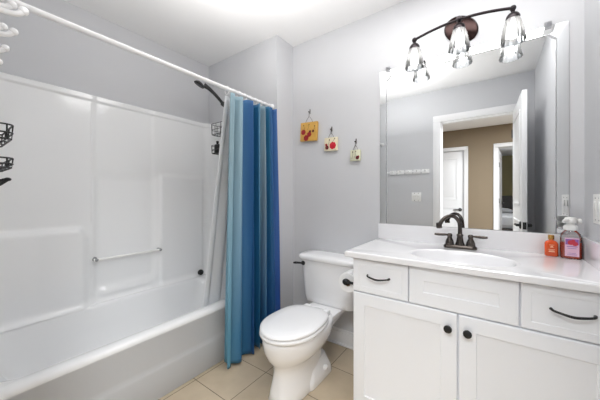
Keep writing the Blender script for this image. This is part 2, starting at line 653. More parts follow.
def hinges(root, zs):
    for z in zs:
        bm = bm_new()
        add_lathe(bm, [(.0, 0), (.007, 0), (.007, .09), (.0, .09)], (-.004, .004, z - .045), (0, 0, 1), 12)
        add_box(bm, -.002, .0, -.03, .004, z - .045, z + .045)
        struct('hinge', bm, M['black'], root, label='black hinge')


# bathroom door, swung open against the vanity end
d1 = panel_door('door_1', .71, 2.03, 'white panelled bathroom door standing open, black lever')
lever(d1, .65, 0.89, -1)
hinges(d1, (.25, 1.05, 1.8))
bm = bm_new()
add_box(bm, .7095, .7115, -.030, -.005, .86, .92)
add_box(bm, .711, .716, -.023, -.012, .88, .90, bev=.002)
struct('latch_plate', bm, M['black'], d1, label='dark latch plate on the door edge')
d1.location = (.187, YE + .022, 0)
d1.rotation_euler = (0, 0, math.radians(88.2))
# slab thickness runs to local -y, which is world +x once swung open

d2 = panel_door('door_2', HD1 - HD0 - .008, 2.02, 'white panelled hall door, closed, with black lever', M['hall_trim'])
lever(d2, HD1 - HD0 - .07, .87, -1)
d2.location = (HD0 + .004, YH - .03, 0)

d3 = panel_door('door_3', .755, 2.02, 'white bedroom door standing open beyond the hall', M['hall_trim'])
lever(d3, .69, 1.0, -1)
hinges(d3, (.25, 1.05, 1.72))
d3.location = (BD0 + .012, YHB - .008, 0)
d3.rotation_euler = (0, 0, math.radians(-85.0))

# ------------------------------------------------------------------ bathtub
TX0, TX1 = -2.29, -1.518       # back and apron
TY0, TY1 = YE + .004, YS - .004
RIM = .388
tub = thing('bathtub', 'long white acrylic bathtub with a stepped apron along the left wall', 'bathtub', ((TX0 + TX1) / 2, (TY0 + TY1) / 2, 0))


def rrect(x0, x1, y0, y1, z, r, n=10):
    out = []
    for cx, cy, a0 in ((x1 - r, y1 - r, 0), (x0 + r, y1 - r, 90), (x0 + r, y0 + r, 180), (x1 - r, y0 + r, 270)):
        for k in range(n + 1):
            a = math.radians(a0 + 90 * k / n)
            out.append((cx + r * math.cos(a), cy + r * math.sin(a), z))
    return out


bm = bm_new()
rings = [rrect(TX0, TX1 + .004, TY0, TY1, RIM - .03, .004),
         rrect(TX0, TX1 + .004, TY0, TY1, RIM - .016, .004),
         rrect(TX0 + .004, TX1 - .002, TY0 + .003, TY1 - .003, RIM - .006, .006),
         rrect(TX0 + .012, TX1 - .012, TY0 + .008, TY1 - .008, RIM, .008),
         rrect(TX0 + .075, TX1 - .062, TY0 + .08, TY1 - .075, RIM, .11),
         rrect(TX0 + .083, TX1 - .070, TY0 + .09, TY1 - .083, RIM - .006, .12),
         rrect(TX0 + .091, TX1 - .077, TY0 + .10, TY1 - .090, RIM - .022, .13),
         rrect(TX0 + .105, TX1 - .090, TY0 + .15, TY1 - .105, .25, .14),
         rrect(TX0 + .125, TX1 - .110, TY0 + .22, TY1 - .125, .13, .15),
         rrect(TX0 + .150, TX1 - .135, TY0 + .28, TY1 - .150, .075, .15),
         rrect(TX0 + .20, TX1 - .185, TY0 + .35, TY1 - .20, .058, .13)]
loft(bm, rings, cap0=False)
obj('basin', bm, M['acrylic'], tub, sharp=50)
bm = bm_new()
prof = [(TX1 + .0035, RIM - .0295), (TX1 + .002, RIM - .05), (TX1 - .003, .20), (TX1 - .002, .185), (TX1 + .004, .172), (TX1 + .008, .16), (TX1 + .010, .02), (TX1 + .008, .002)]
loft(bm, [[(x, TY0, z) for x, z in prof], [(x, TY1, z) for x, z in prof]], False, False, closed=False)
bmesh.ops.solidify(bm, geom=bm.faces[:], thickness=.006)
obj('apron', bm, M['acrylic'], tub, sharp=40)

# surround panels: one moulded shell following the three walls
sur = thing('tub_surround', 'white moulded tub surround panels with recessed shelf above the bathtub', 'surround', ((TX0 + TX1) / 2, (TY0 + TY1) / 2, RIM))
SXB, SY0, SY1 = -2.262, YE + .028, YS - .028
SZ1 = 1.848
R = .085
path = []
XF = -1.50


def addp(x, y, nx, ny):
    path.append((x, y, nx, ny))


for k in range(10):
    addp(XF + (SXB + R - XF) * k / 10, SY0, 0, 1)
for k in range(9):
    a = k / 8 * PI / 2
    addp(SXB + R - R * math.sin(a), SY0 + R - R * math.cos(a), math.sin(a), math.cos(a))
NB = 130
for k in range(1, NB):
    addp(SXB, SY0 + R + (SY1 - SY0 - 2 * R) * k / NB, 1, 0)
for k in range(9):
    a = k / 8 * PI / 2
    addp(SXB + R - R * math.cos(a), SY1 - R + R * math.sin(a), math.cos(a), -math.sin(a))
for k in range(1, 11):
    addp(SXB + R + (XF - SXB - R) * k / 10, SY1, 0, -1)


def disp(y, z):
    """moulded relief of the long panel, towards the bather"""
    d = 0.0
    # central channel between the two side panels
    ch = sstep(.655, .675, y) * (1 - sstep(1.05, 1.075, y))
    d -= .006 * ch
    # lower left block (arm rest) and right column with rounded tops
    lb = (1 - sstep(.585, .645, y + .5 * max(0, (z - .86)) ** 1.0)) * (1 - sstep(.905, .935, z))
    d += .034 * lb
    rb_ = sstep(1.105, 1.135, y) * (1 - sstep(1.30, 1.33, z))
    d += .014 * rb_
    # recess around the towel bar
    rx = sstep(.655, .70, y) * (1 - sstep(1.065, 1.105, y)) * sstep(.455, .51, z) * (1 - sstep(1.25, 1.34, z))
    d -= .016 * rx
    # bottom ledge of the recess
    led = sstep(.66, .74, y) * (1 - sstep(1.0, 1.09, y)) * sstep(.41, .43, z) * (1 - sstep(.455, .475, z))
    d += .016 * led
    return d


zs = []
z = RIM - .004
while z < SZ1 - .05:
    zs.append(z)
    z += .016
zs += [SZ1 - .05, SZ1 - .045, SZ1 - .04, SZ1 - .03, SZ1 - .006, SZ1 - .001, SZ1]
bm = bm_new()
cols = []
for (x, y, nx, ny) in path:
    col = []
    for i, z in enumerate(zs):
        d = 0.0
        if nx > .999:
            d = disp(y, z)
        # soft cove where the panel meets the rim
        d += .03 * max(0, 1 - (z - RIM + .004) / .05) ** 2
        if z > SZ1 - .046:
            d += .008 * sstep(SZ1 - .047, SZ1 - .04, z) - .012 * sstep(SZ1 - .006, SZ1, z)
        col.append(bm.verts.new((x + nx * d, y + ny * d, z)))
    col.append(bm.verts.new((x - nx * .026, y - ny * .026, SZ1)))
    cols.append(col)
for a, c in zip(cols[:-1], cols[1:]):
    for j in range(len(a) - 1):
        bm.faces.new((a[j], a[j + 1], c[j + 1], c[j]))
obj('panels', bm, M['acrylic'], sur, sharp=60)
bm = bm_new()
for y in (.668, 1.108):
    bm = bm_new()
    add_lathe(bm, [(.0, 0), (.016, 0), (.016, .01), (.011, .016), (.011, .05), (.0, .052)], (SXB - .012, y, .694), (1, 0, 0), 16)
    obj('bar_post', bm, M['chrome_bar'], sur)
bm = bm_new()
add_tube(bm, [(SXB + .028, .655, .694), (SXB + .028, 1.12, .694)], .0095, 14)
obj('towel_bar', bm, M['white_plastic'], sur)['label'] = 'slim horizontal towel bar'
# seam between the panels
bm = bm_new()
add_box(bm, SXB - .006, SXB + .0025, .6445, .6485, .95, SZ1 - .06, bev=.001)
obj('panel_seam', bm, M['acrylic'], sur)

# small black cap in the back corner of the rim
bm = bm_new()
add_lathe(bm, [(.0, 0), (.024, 0), (.026, .004), (.026, .014), (.021, .021), (.0, .024)], (-2.218, 1.478, .424), (.75, -.6, .05), 24)
o = obj('overflow_cap', bm, M['black'])
tag(o, 'small round black cap at the back corner of the tub, left of the curtain', 'cap')

# ------------------------------------------------------------------ shower rod, rings, curtain, liner
RX, RZ = -1.45, 1.866
rod = thing('shower_rod', 'straight white shower curtain rod running across above the tub', 'curtain rod', (RX, .83, RZ))
bm = bm_new()
add_tube(bm, [(RX, YE + .006, RZ), (RX, YS - .006, RZ)], .0125, 20)
obj('rod', bm, M['white_metal'], rod)
for y, s in ((YE, 1), (YS, -1)):
    bm = bm_new()
    add_lathe(bm, [(.0, .0005), (.022, .0005), (.022, .008), (.017, .014), (.015, .025), (.0, .025)], (RX, y, RZ), (0, s, 0), 24)
    obj('flange', bm, M['white_metal'], rod)

CY0, CY1 = 1.155, 1.598


def fold_x(u, v):
    """depth of the folds at u (0..1 across) and v (0 hem .. 1 top)"""
    ph = 2 * PI * (7.0 * u ** 1.35 + .35 * math.sin(2 * PI * u * 1.3) + .1)
    amp = .034 + .006 * (1 - v)
    x = amp * math.sin(ph) + .007 * math.sin(2.3 * ph + 1.0 + 1.5 * v)
    return x


def curt(u, v):
    y = CY0 + (CY1 - CY0) * u
    y += .018 * math.sin(2 * PI * 7.0 * u ** 1.35 + 1.2) * (.4 + .6 * (1 - v))
    y += (1 - v) * (-.058 + .085 * u)
    x = -1.424 + .010 * u + fold_x(u, v) + .012 * (1 - v) + .012 * math.sin(PI * v) * (u - .5)
    z0 = .020 + .006 * math.sin(2 * PI * 2.2 * u)
    z = z0 + (1.825 - z0) * v
    if v > .985:
        z += .006 * math.cos(2 * PI * 8 * u)
    return (x, y, z)


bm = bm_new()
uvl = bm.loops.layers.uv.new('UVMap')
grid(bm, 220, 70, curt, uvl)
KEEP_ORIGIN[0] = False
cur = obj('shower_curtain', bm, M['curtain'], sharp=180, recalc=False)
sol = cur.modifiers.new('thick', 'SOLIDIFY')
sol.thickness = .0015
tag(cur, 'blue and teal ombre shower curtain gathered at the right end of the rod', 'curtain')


def lin_p(u, v):
    y = 1.172 + .33 * u - .075 * (1 - v) * (1 - u) + .01 * math.sin(2 * PI * 4 * u)
    x = -1.484 - .155 * (1 - v) ** 1.0 + .010 * math.sin(2 * PI * (4 * u + .1)) * (.5 + .5 * v)
    z = .30 + (1.828 - .30) * v
    if u < .02:
        y += .0
    return (x, y, z)


bm = bm_new()
grid(bm, 90, 50, lin_p)
ln = obj('curtain_liner', bm, M['liner'], sharp=180, recalc=False)
sol = ln.modifiers.new('thick', 'SOLIDIFY')
sol.thickness = .001
tag(ln, 'plain white curtain liner hanging inside the tub behind the blue curtain', 'liner')

first = None
NR = 9
for k in range(NR):
    y = CY0 + .012 + (CY1 - CY0 - .024) * k / (NR - 1)
    if first is None:
        bm = bm_new()
        add_tube(bm, [(RX + .022 * math.cos(a), y + .002 * math.sin(a), RZ - .012 + .026 * math.sin(a)) for a in [2 * PI * i / 24 for i in range(24)]], .0022, 8, closed=True)
        add_sphere(bm, (RX, y, RZ + .0145), .004, 10)
        first = obj('curtain_ring', bm, M['white_metal'])
        tag(first, 'white wire ring holding the blue curtain on the rod', 'curtain ring', 'rings of the shower curtain')
        y0_ = y
    else:
        c = first.copy()
        COL.objects.link(c)
        c.location.y += y - y0_

# ------------------------------------------------------------------ hand shower and hanging caddy at the shower end
SHX = -1.905
hs = thing('hand_shower', 'black hand shower on its wall arm above the curtain edge', 'shower head', (SHX, YS, 1.96))
bm = bm_new()
add_lathe(bm, [(.0, .0005), (.03, .0005), (.029, .006), (.014, .012), (.0, .012)], (SHX, YS, 2.0), (0, -1, 0), 24)
obj('wall_flange', bm, M['black'], hs)
bm = bm_new()
add_tube(bm, smooth_path([(SHX, YS - .004, 2.0), (SHX, YS - .05, 2.0), (SHX, YS - .09, 1.985), (SHX, YS - .12, 1.955)], 6), .009, 12)
obj('shower_arm', bm, M['black'], hs)
bm = bm_new()
add_lathe(bm, [(.0, -.022), (.015, -.022), (.019, -.012), (.019, .012), (.015, .022), (.0, .022)], (SHX - .004, YS - .128, 1.945), (-.3, -.75, .55), 16)
add_sphere(bm, (SHX, YS - .118, 1.957), .015, 14)
obj('holder', bm, M['black'], hs)
bm = bm_new()
hp = smooth_path([(SHX + .006, YS - .100, 1.915), (SHX - .008, YS - .135, 1.955), (SHX - .028, YS - .195, 2.015), (SHX - .046, YS - .245, 2.055), (SHX - .060, YS - .285, 2.075)], 6)
add_tube(bm, hp, [.010, .013, .014, .014, .017, .022], 14)
obj('handle', bm, M['black'], hs)
bm = bm_new()
hc = Vector((SHX - .068, YS - .322, 2.072))
hax = Vector((-.34, -.36, -.85)).normalized()
add_lathe(bm, [(.0, -.020), (.022, -.018), (.036, -.010), (.043, .0), (.045, .006), (.042, .010), (.0, .011)], hc, hax, 28)
obj('spray_head', bm, M['black'], hs)
bm = bm_new()
add_tube(bm, smooth_path([(SHX + .006, YS - .100, 1.912), (SHX + .03, YS - .16, 1.75), (SHX + .06, YS - .16, 1.3), (SHX + .13, YS - .12, .98), (SHX + .20, YS - .07, 1.3), (SHX + .16, YS - .07, 1.72), (SHX + .05, YS - .10, 1.89), (SHX + .004, YS - .118, 1.945)], 8), .0065, 10)
obj('hose', bm, M['black'], hs)


def wire_basket(bm, x0, x1, y0, y1, z0, z1, r=.0025, nx=5, ny=3):
    def loop(z, e=0.0):
        p = rrect(x0 + e, x1 - e, y0 + e, y1 - e, z, .03, 5)
        add_tube(bm, p, r, 6, closed=True)
    loop(z1)
    loop((z0 + z1) / 2 - .004)
    loop(z0, .004)
    for i in range(nx):
        x = x0 + .02 + (x1 - x0 - .04) * i / (nx - 1)
        add_tube(bm, [(x, y0, z1), (x, y0 + .004, z0), (x, y1 - .004, z0), (x, y1, z1)], r * .8, 6)
    for j in range(ny):
        y = y0 + .02 + (y1 - y0 - .04) * j / (ny - 1)
        add_tube(bm, [(x0, y, z1), (x0 + .004, y, z0), (x1 - .004, y, z0), (x1, y, z1)], r * .8, 6)


cad = thing('shower_caddy', 'black wire caddy hanging from the shower arm beside the curtain', 'caddy', (SHX, YS - .08, 1.45))
CX0, CX1 = SHX - .185, SHX + .115
bm = bm_new()
add_tube(bm, smooth_path([(SHX - .045, YS - .034, 1.45), (SHX - .045, YS - .034, 1.85), (SHX - .03, YS - .034, 1.98), (SHX, YS - .036, 2.0135), (SHX + .03, YS - .034, 1.98), (SHX + .045, YS - .034, 1.85), (SHX + .045, YS - .034, 1.45)], 6), .003, 8)
obj('hanger', bm, M['black'], cad)
for z0, z1 in ((1.70, 1.795), (1.53, 1.60)):
    bm = bm_new()
    wire_basket(bm, CX0, CX1, YS - .135, YS - .034, z0, z1)
    obj('basket', bm, M['black'], cad)
o_b = thing('razor_holder', 'black bottle hanging under the lower wire basket left of the curtain', 'bottle', (SHX - .16, YS - .10, 1.47))
bm = bm_new()
add_lathe(bm, [(.0, 0), (.026, 0), (.028, .004), (.028, .07), (.020, .082), (.010, .086), (.010, .10), (.0, .10)], (SHX - .145, YS - .085, 1.533), (0, 0, 1), 20)
obj('bottle_body', bm, M['black'], o_b)
bm = bm_new()
add_lathe(bm, [(.0, 0), (.012, 0), (.012, .014), (.0, .015)], (SHX - .145, YS - .085, 1.632), (0, 0, 1), 16)
obj('cap', bm, M['black'], o_b)
o_b.name = 'shower_bottle'
o_b['label'] = 'small black bottle standing in the lower wire basket by the curtain edge'

# ------------------------------------------------------------------ wire shelves and hooks on the near end of the surround


def wall_basket(label, z0, z1, x0, x1, depth):
    t = thing('wire_basket', label, 'basket', ((x0 + x1) / 2, SY0, z0), 'black wire baskets at the near end of the tub')
    bm = bm_new()
    wire_basket(bm, x0, x1, SY0 + .004, SY0 + depth, z0, z1, .0038, 4, 2)
    obj('basket', bm, M['black'], t)
    bm = bm_new()
    add_box(bm, x0 + .06, x1 - .06, SY0 + .0005, SY0 + .006, z1 - .03, z1 + .004, bev=.002)
    obj('wall_bracket', bm, M['black'], t)
    return t


wall_basket('deep black wire basket at left edge, upper one of two beside the tub', 1.385, 1.445, -2.0, -1.66, .142)
wall_basket('shallow black wire basket at left edge, lower one of two beside the tub', 1.262, 1.302, -2.0, -1.66, .142)
hk = thing('hook_strip', 'black double hook on the tub wall under the two wire baskets', 'hook', (-1.83, SY0, 1.17))
bm = bm_new()
add_box(bm, -1.95, -1.70, SY0 + .0005, SY0 + .008, 1.165, 1.19, bev=.003)
obj('back_strip', bm, M['black'], hk)
for x in (-1.92, -1.83, -1.74):
    bm = bm_new()
    add_tube(bm, smooth_path([(x, SY0 + .006, 1.178), (x, SY0 + .05, 1.172), (x, SY0 + .095, 1.180), (x, SY0 + .132, 1.212)], 6), [.006, .006, .006, .007], 8)
    add_sphere(bm, (x, SY0 + .133, 1.214), .012, 12, (1, 1, .7))
    add_tube(bm, smooth_path([(x, SY0 + .03, 1.172), (x, SY0 + .060, 1.178), (x, SY0 + .085, 1.205)], 5), .0055, 8)
    add_sphere(bm, (x, SY0 + .086, 1.207), .011, 12, (1, 1, .7))
    obj('hook', bm, M['black'], hk)

# ------------------------------------------------------------------ white hook rail on the entry wall
hr = thing('coat_hook_rail', 'white rail of five double coat hooks beside the bathroom doorway', 'hook rail', (-.90, YE, 1.42))
HRZ = 1.458
bm = bm_new()
add_box(bm, -1.185, -.645, YE + .0005, YE + .006, HRZ - .012, HRZ + .006, bev=.002)
obj('back_board', bm, M['white_metal'], hr)
for k in range(5):
    x = -.668 - .100 * k
    bm = bm_new()
    add_box(bm, x - .043, x + .043, YE + .0055, YE + .016, HRZ - .034, HRZ + .020, bev=.004)
    for ln_, z0_, z1_, r_ in ((.060, -.002, .008, .0052), (.046, .004, .011, .0048)):
        pts = smooth_path([(x, YE + .012, HRZ + z0_), (x, YE + ln_ * .55, HRZ + z0_ - .003), (x, YE + ln_ * .85, HRZ + z0_), (x, YE + ln_, HRZ + z1_)], 6)
        add_tube(bm, pts, [r_, r_ * .85, r_ * .85, r_], 12)
        add_sphere(bm, (x, YE + ln_, HRZ + z1_), r_ * 1.35, 14)
    obj('hook', bm, M['white_metal'], hr)


def wall_plate(name, label, cat, c, n, wdt, hgt, kind):
    """cover plate centred at c on a wall with normal n"""
    t = thing(name, label, cat, c)
    n = Vector(n)
    s = Vector((0, 0, 1)).cross(n)

    def P(a, b_, d):
        return Vector(c) + s * a + Vector((0, 0, 1)) * b_ + n * d

    def bx(bm, a0, a1, b0, b1, d0, d1, bev):
        p, q = P(a0, b0, d0), P(a1, b1, d1)
        add_box(bm, min(p.x, q.x), max(p.x, q.x), min(p.y, q.y), max(p.y, q.y), min(p.z, q.z), max(p.z, q.z), bev=bev)
    bm = bm_new()
    bx(bm, -wdt / 2, wdt / 2, -hgt / 2, hgt / 2, .0004, .006, .0025)
    obj('cover_plate', bm, M['white_plastic'], t)
    ks = (-.023, .023) if wdt > .1 else (0.0,)
    for a in ks:
        bm = bm_new()
        bx(bm, a - .0165, a + .0165, -.033, .033, .005, .0078, .001)
        bx(bm, a - .015, a + .015, .0, .032, .007, .0105, .001)
        obj('rocker', bm, M['white_plastic'], t)
        for zz in (-.046, .046):
            bm = bm_new()
            add_lathe(bm, [(.0, 0), (.003, 0), (.003, .0012), (.0, .0014)], P(a, zz, .0058), n, 10)
            obj('screw', bm, M['nickel'], t)
    return t


wall_plate('light_switch', 'white double switch plate on the entry wall seen in the mirror', 'switch', (-.775, YE, 1.128), (0, 1, 0), .116, .116, 'switch')
wall_plate('wall_switch', 'white switch plate on the right wall above the soap bottles', 'switch', (XR, 1.622, 1.085), (-1, 0, 0), .116, .125, 'switch')

# ------------------------------------------------------------------ toilet
TC = -.955
toi = thing('toilet', 'white two piece toilet with closed lid between curtain and vanity', 'toilet', (TC, 1.4, 0))


def egg(cx, yf, yb, hw, z, n=48, pb=2.0, pf=2.0):
    """egg outline; yf is the front tip, yb the back"""
    yc = yf + (yb - yf) * .46
    out = []
    for k in range(n):
        a = 2 * PI * k / n
        s, c = math.sin(a), math.cos(a)
        p = pf if s < 0 else pb
        x = hw * math.copysign(abs(c) ** (2.0 / p), c)
        y = math.copysign(abs(s) ** (2.0 / p), s)
        y = yc + y * ((yb - yc) if s >= 0 else (yc - yf))
        out.append((cx + x, y, z))
    return out


bm = bm_new()
secs = [(0.0, 1.085, 1.53, .100, 3.2, 2.5), (.006, 1.080, 1.535, .104, 3.2, 2.5), (.05, 1.090, 1.53, .096, 3.0, 2.4), (.11, 1.104, 1.52, .088, 2.8, 2.3),
        (.155, 1.110, 1.52, .086, 2.7, 2.2), (.185, 1.106, 1.53, .093, 2.6, 2.1), (.21, 1.090, 1.54, .112, 2.5, 2.05), (.24, 1.066, 1.56, .138, 2.5, 2.0), (.28, 1.050, 1.58, .154, 2.5, 2.0),
        (.32, 1.042, 1.59, .160, 2.5, 2.0), (.345, 1.040, 1.59, .162, 2.5, 2.0), (.356, 1.046, 1.585, .158, 2.5, 2.0), (.358, 1.07, 1.57, .14, 2.5, 2.0)]
loft(bm, [egg(TC, a, c, hw, z, 56, pb, pf) for z, a, c, hw, pb, pf in secs])
obj('bowl', bm, M['porcelain'], toi, sharp=70)
bm = bm_new()
loft(bm, [rrect(TC - .112, TC + .112, 1.26, 1.560, .0005, .06), rrect(TC - .114, TC + .114, 1.255, 1.565, .006, .06), rrect(TC - .110, TC + .110, 1.265, 1.555, .045, .06), rrect(TC - .094, TC + .094, 1.29, 1.535, .085, .05), rrect(TC - .080, TC + .080, 1.30, 1.525, .12, .05)])
obj('foot', bm, M['porcelain'], toi, sharp=60)
bm = bm_new()   # shelf that carries the tank
loft(bm, [rrect(TC - .07, TC + .07, 1.40, 1.54, .20, .04), rrect(TC - .085, TC + .085, 1.42, 1.60, .26, .05), rrect(TC - .11, TC + .11, 1.45, 1.74, .315, .05), rrect(TC - .118, TC + .118, 1.46, 1.78, .332, .05), rrect(TC - .118, TC + .118, 1.46, 1.78, .352, .05)])
obj('tank_shelf', bm, M['porcelain'], toi, sharp=60)
bm = bm_new()
loft(bm, [egg(TC, 1.038, 1.485, .166, .360, 56, 3.0), egg(TC, 1.032, 1.49, .170, .366, 56, 3.0), egg(TC, 1.034, 1.49, .169, .377, 56, 3.0), egg(TC, 1.042, 1.485, .163, .381, 56, 3.0)])
obj('seat', bm, M['seat'], toi, sharp=60)
bm = bm_new()
loft(bm, [egg(TC, 1.040, 1.485, .163, .3845, 56, 3.0), egg(TC, 1.034, 1.49, .168, .389, 56, 3.0), egg(TC, 1.036, 1.49, .167, .398, 56, 3.0), egg(TC, 1.050, 1.477, .155, .4045, 56, 2.9), egg(TC, 1.11, 1.44, .105, .407, 56, 2.6)])
obj('lid', bm, M['seat'], toi, sharp=60)
for s in (-1, 1):
    bm = bm_new()
    add_box(bm, TC + s * .075 - .022, TC + s * .075 + .022, 1.483, 1.535, .353, .392, bev=.008, seg=3)
    obj('hinge', bm, M['seat'], toi)
bm = bm_new()
loft(bm, [rrect(TC - .185, TC + .185, 1.66, 1.80, .350, .05), rrect(TC - .200, TC + .200, 1.645, 1.812, .358, .055), rrect(TC - .207, TC + .207, 1.636, 1.818, .40, .055),
          rrect(TC - .222, TC + .222, 1.622, 1.826, .665, .05), rrect(TC - .222, TC + .222, 1.622, 1.826, .667, .05)])
obj('tank', bm, M['porcelain'], toi, sharp=50)
bm = bm_new()
loft(bm, [rrect(TC - .230, TC + .230, 1.612, 1.832, .668, .05), rrect(TC - .238, TC + .238, 1.604, 1.834, .674, .055), rrect(TC - .240, TC + .240, 1.602, 1.834, .690, .055),
          rrect(TC - .236, TC + .236, 1.606, 1.832, .700, .055), rrect(TC - .222, TC + .222, 1.62, 1.82, .706, .05), rrect(TC - .15, TC + .15, 1.67, 1.78, .709, .04)])
obj('tank_lid', bm, M['porcelain'], toi, sharp=60)
bm = bm_new()
fx, fz = TC - .185, .640
add_lathe(bm, [(.0, 0), (.016, 0), (.017, .006), (.011, .012), (.008, .02), (.0, .021)], (fx, 1.624, fz), (0, -1, 0), 20)
add_tube(bm, smooth_path([(fx, 1.608, fz), (fx - .02, 1.602, fz + .002), (fx - .05, 1.598, fz), (fx - .072, 1.598, fz - .004)], 5), [.007, .007, .008, .009, .006], 12)
obj('flush_lever', bm, M['black'], toi)['label'] = 'black flush lever'
for s in (-1, 1):
    bm = bm_new()
    add_lathe(bm, [(.016, 0), (.016, .008), (.011, .018), (.0, .021)], (TC + s * .104, 1.45, .055), (s * .5, 0, .85), 16)
    obj('bolt_cap', bm, M['porcelain'], toi)

# ------------------------------------------------------------------ vanity cabinet
VX0, VX1 = -.605, XR - .004
VF = 1.322                 # face of the doors
ZT = .845                  # top of the counter
van = thing('vanity_cabinet', 'white shaker vanity cabinet with two doors and black hardware', 'cabinet', ((VX0 + VX1) / 2, 1.6, 0))
bm = bm_new()
BZ1 = ZT - .0315
rings = [[(VX0, VF + .0205, .0005), (VX1, VF + .0205, .0005), (VX1, D - .0155, .0005), (VX0, D - .0155, .0005)],
         [(VX0, VF + .0205, BZ1), (VX1, VF + .0205, BZ1), (VX1, D - .0155, BZ1), (VX0, D - .0155, BZ1)],
         [(VX0 + .018, VF + .039, BZ1), (VX1 - .018, VF + .039, BZ1), (VX1 - .018, D - .03, BZ1), (VX0 + .018, D - .03, BZ1)],
         [(VX0 + .018, VF + .039, .12), (VX1 - .018, VF + .039, .12), (VX1 - .018, D - .03, .12), (VX0 + .018, D - .03, .12)]]
loft(bm, rings)
obj('body', bm, M['cabinet'], van)


def shaker(bm, x0, x1, z0, z1, y, rail=.055, deep=.007, th=.02, flat=False):
    """slab with a recessed field and a soft step"""
    if flat:
        add_box(bm, x0, x1, y, y + th, z0, z1, bev=.004)
        return
    e = .0035
    rings = [[(x0, y + th, z0), (x1, y + th, z0), (x1, y + th, z1), (x0, y + th, z1)],
             [(x0, y + e, z0), (x1, y + e, z0), (x1, y + e, z1), (x0, y + e, z1)],
             [(x0 + e, y, z0 + e), (x1 - e, y, z0 + e), (x1 - e, y, z1 - e), (x0 + e, y, z1 - e)]]
    r = rail
    for dd, yy in ((0, 0), (.003, deep * .75), (.010, deep), ):
        rings.append([(x0 + r + dd, y + yy, z0 + r + dd), (x1 - r - dd, y + yy, z0 + r + dd), (x1 - r - dd, y + yy, z1 - r - dd), (x0 + r + dd, y + yy, z1 - r - dd)])
    loft(bm, rings)


def pull(root, x0, x1, z, y):
    bm = bm_new()
    xm = (x0 + x1) / 2
    add_tube(bm, smooth_path([(x0, y, z + .004), (x0 + .006, y - .016, z + .003), (x0 + .03, y - .025, z - .001), (xm, y - .028, z - .004), (x1 - .03, y - .025, z - .001), (x1 - .006, y - .016, z + .003), (x1, y, z + .004)], 6), [.0055, .004, .0045, .005, .0045, .004, .0055], 10)
    obj('pull_handle', bm, M['black'], root)['label'] = 'slim black arched pull'


def knob(root, x, z, y):
    bm = bm_new()
    add_lathe(bm, [(.0, 0), (.008, 0), (.0075, .004), (.006, .012), (.013, .018), (.0165, .023), (.0155, .029), (.008, .032), (.0, .0325)], (x, y, z), (0, -1, 0), 24)
    obj('knob', bm, M['black'], root)['label'] = 'round black knob'


XC = -.116
ZD0, ZD1 = .635, ZT - .036
for (x0, x1, nm, rl) in ((VX0 + .003, -.3205, 'drawer', .02), (-.3155, .0875, 'false_front', .055), (.0925, VX1 - .003, 'drawer', .02)):
    bm = bm_new()
    if nm == 'drawer':
        shaker(bm, x0, x1, ZD0, ZD1, VF, rail=.03, deep=.0022)
    else:
        shaker(bm, x0, x1, ZD0, ZD1, VF, rail=.06, deep=.004)
    d = obj(nm, bm, M['cabinet'], van, sharp=20)
    if nm == 'drawer':
        xm = (x0 + x1) / 2
        pull(d, xm - .056 + (.008 if x0 > 0 else -.004), xm + .056 + (.008 if x0 > 0 else -.004), .724, VF + .001)
for (x0, x1, kx) in ((VX0 + .004, XC - .003, XC - .036), (XC + .003, VX1 - .003, XC + .036)):
    bm = bm_new()
    shaker(bm, x0, x1, .03, ZD0 - .006, VF, rail=.062, deep=.0065)
    d = obj('door', bm, M['cabinet'], van, sharp=20)
    knob(d, kx, .565, VF + .001)

# countertop with moulded basin
KX0, KX1, KY0, KY1 = -.640, XR - .001, 1.297, D - .0005
ct = thing('countertop', 'glossy white vanity countertop with moulded oval sink and backsplash', 'countertop', ((KX0 + KX1) / 2, 1.57, ZT - .03))
SC = Vector((-.125, 1.487, ZT))
SA, SB = .214, .155
angs = sorted(set([2 * PI * k / 72 for k in range(72)] + [math.atan2(y - SC.y, x - SC.x) % (2 * PI) for x in (KX0, KX1) for y in (KY0, KY1)]))


def rect_hit(a, ins):
    c, s = math.cos(a), math.sin(a)
    t = 1e9
    for lim, comp, o0 in ((KX1 - ins, c, SC.x), (KX0 + ins, c, SC.x), (KY1 - ins, s, SC.y), (KY0 + ins, s, SC.y)):
        if abs(comp) > 1e-9:
            k = (lim - o0) / comp
            if k > 0:
                t = min(t, k)
    return (SC.x + c * t, SC.y + s * t)


def ell(a, f, z):
    c, s = math.cos(a), math.sin(a)
    rr = 1.0 / math.sqrt((c / SA) ** 2 + (s / SB) ** 2)
    return (SC.x + c * rr * f, SC.y + s * rr * f, z)


bm = bm_new()
rings = [[rect_hit(a, .003) + (ZT - .031,) for a in angs], [rect_hit(a, 0) + (ZT - .028,) for a in angs], [rect_hit(a, 0) + (ZT - .006,) for a in angs],
         [rect_hit(a, .002) + (ZT - .002,) for a in angs], [rect_hit(a, .006) + (ZT,) for a in angs],
         [ell(a, 1.12, ZT) for a in angs], [ell(a, 1.08, ZT + .0015) for a in angs], [ell(a, 1.04, ZT + .0015) for a in angs], [ell(a, 1.0, ZT - .002) for a in angs]]
loft(bm, rings, cap0=False, cap1=False)
obj('slab', bm, M['marble'], ct, sharp=24)
bm = bm_new()
rings = [[ell(a, f, ZT - dz) for a in angs] for f, dz in ((1.0, .002), (.975, .008), (.95, .02), (.90, .045), (.80, .085), (.66, .115), (.45, .135), (.2, .143), (.08, .146))]
loft(bm, rings, cap0=False, cap1=True)
obj('sink_basin', bm, M['marble'], ct, sharp=60)
bm = bm_new()
add_lathe(bm, [(.0, 0), (.021, 0), (.022, .003), (.014, .005), (.012, .008), (.0, .009)], (SC.x, SC.y, ZT - .146), (0, 0, 1), 20)
obj('drain', bm, M['bronze'], ct)
bm = bm_new()
add_box(bm, KX0, KX1, D - .021, D - .0006, ZT - .0005, ZT + .105, bev=.004)
obj('backsplash', bm, M['marble'], ct)
bm = bm_new()
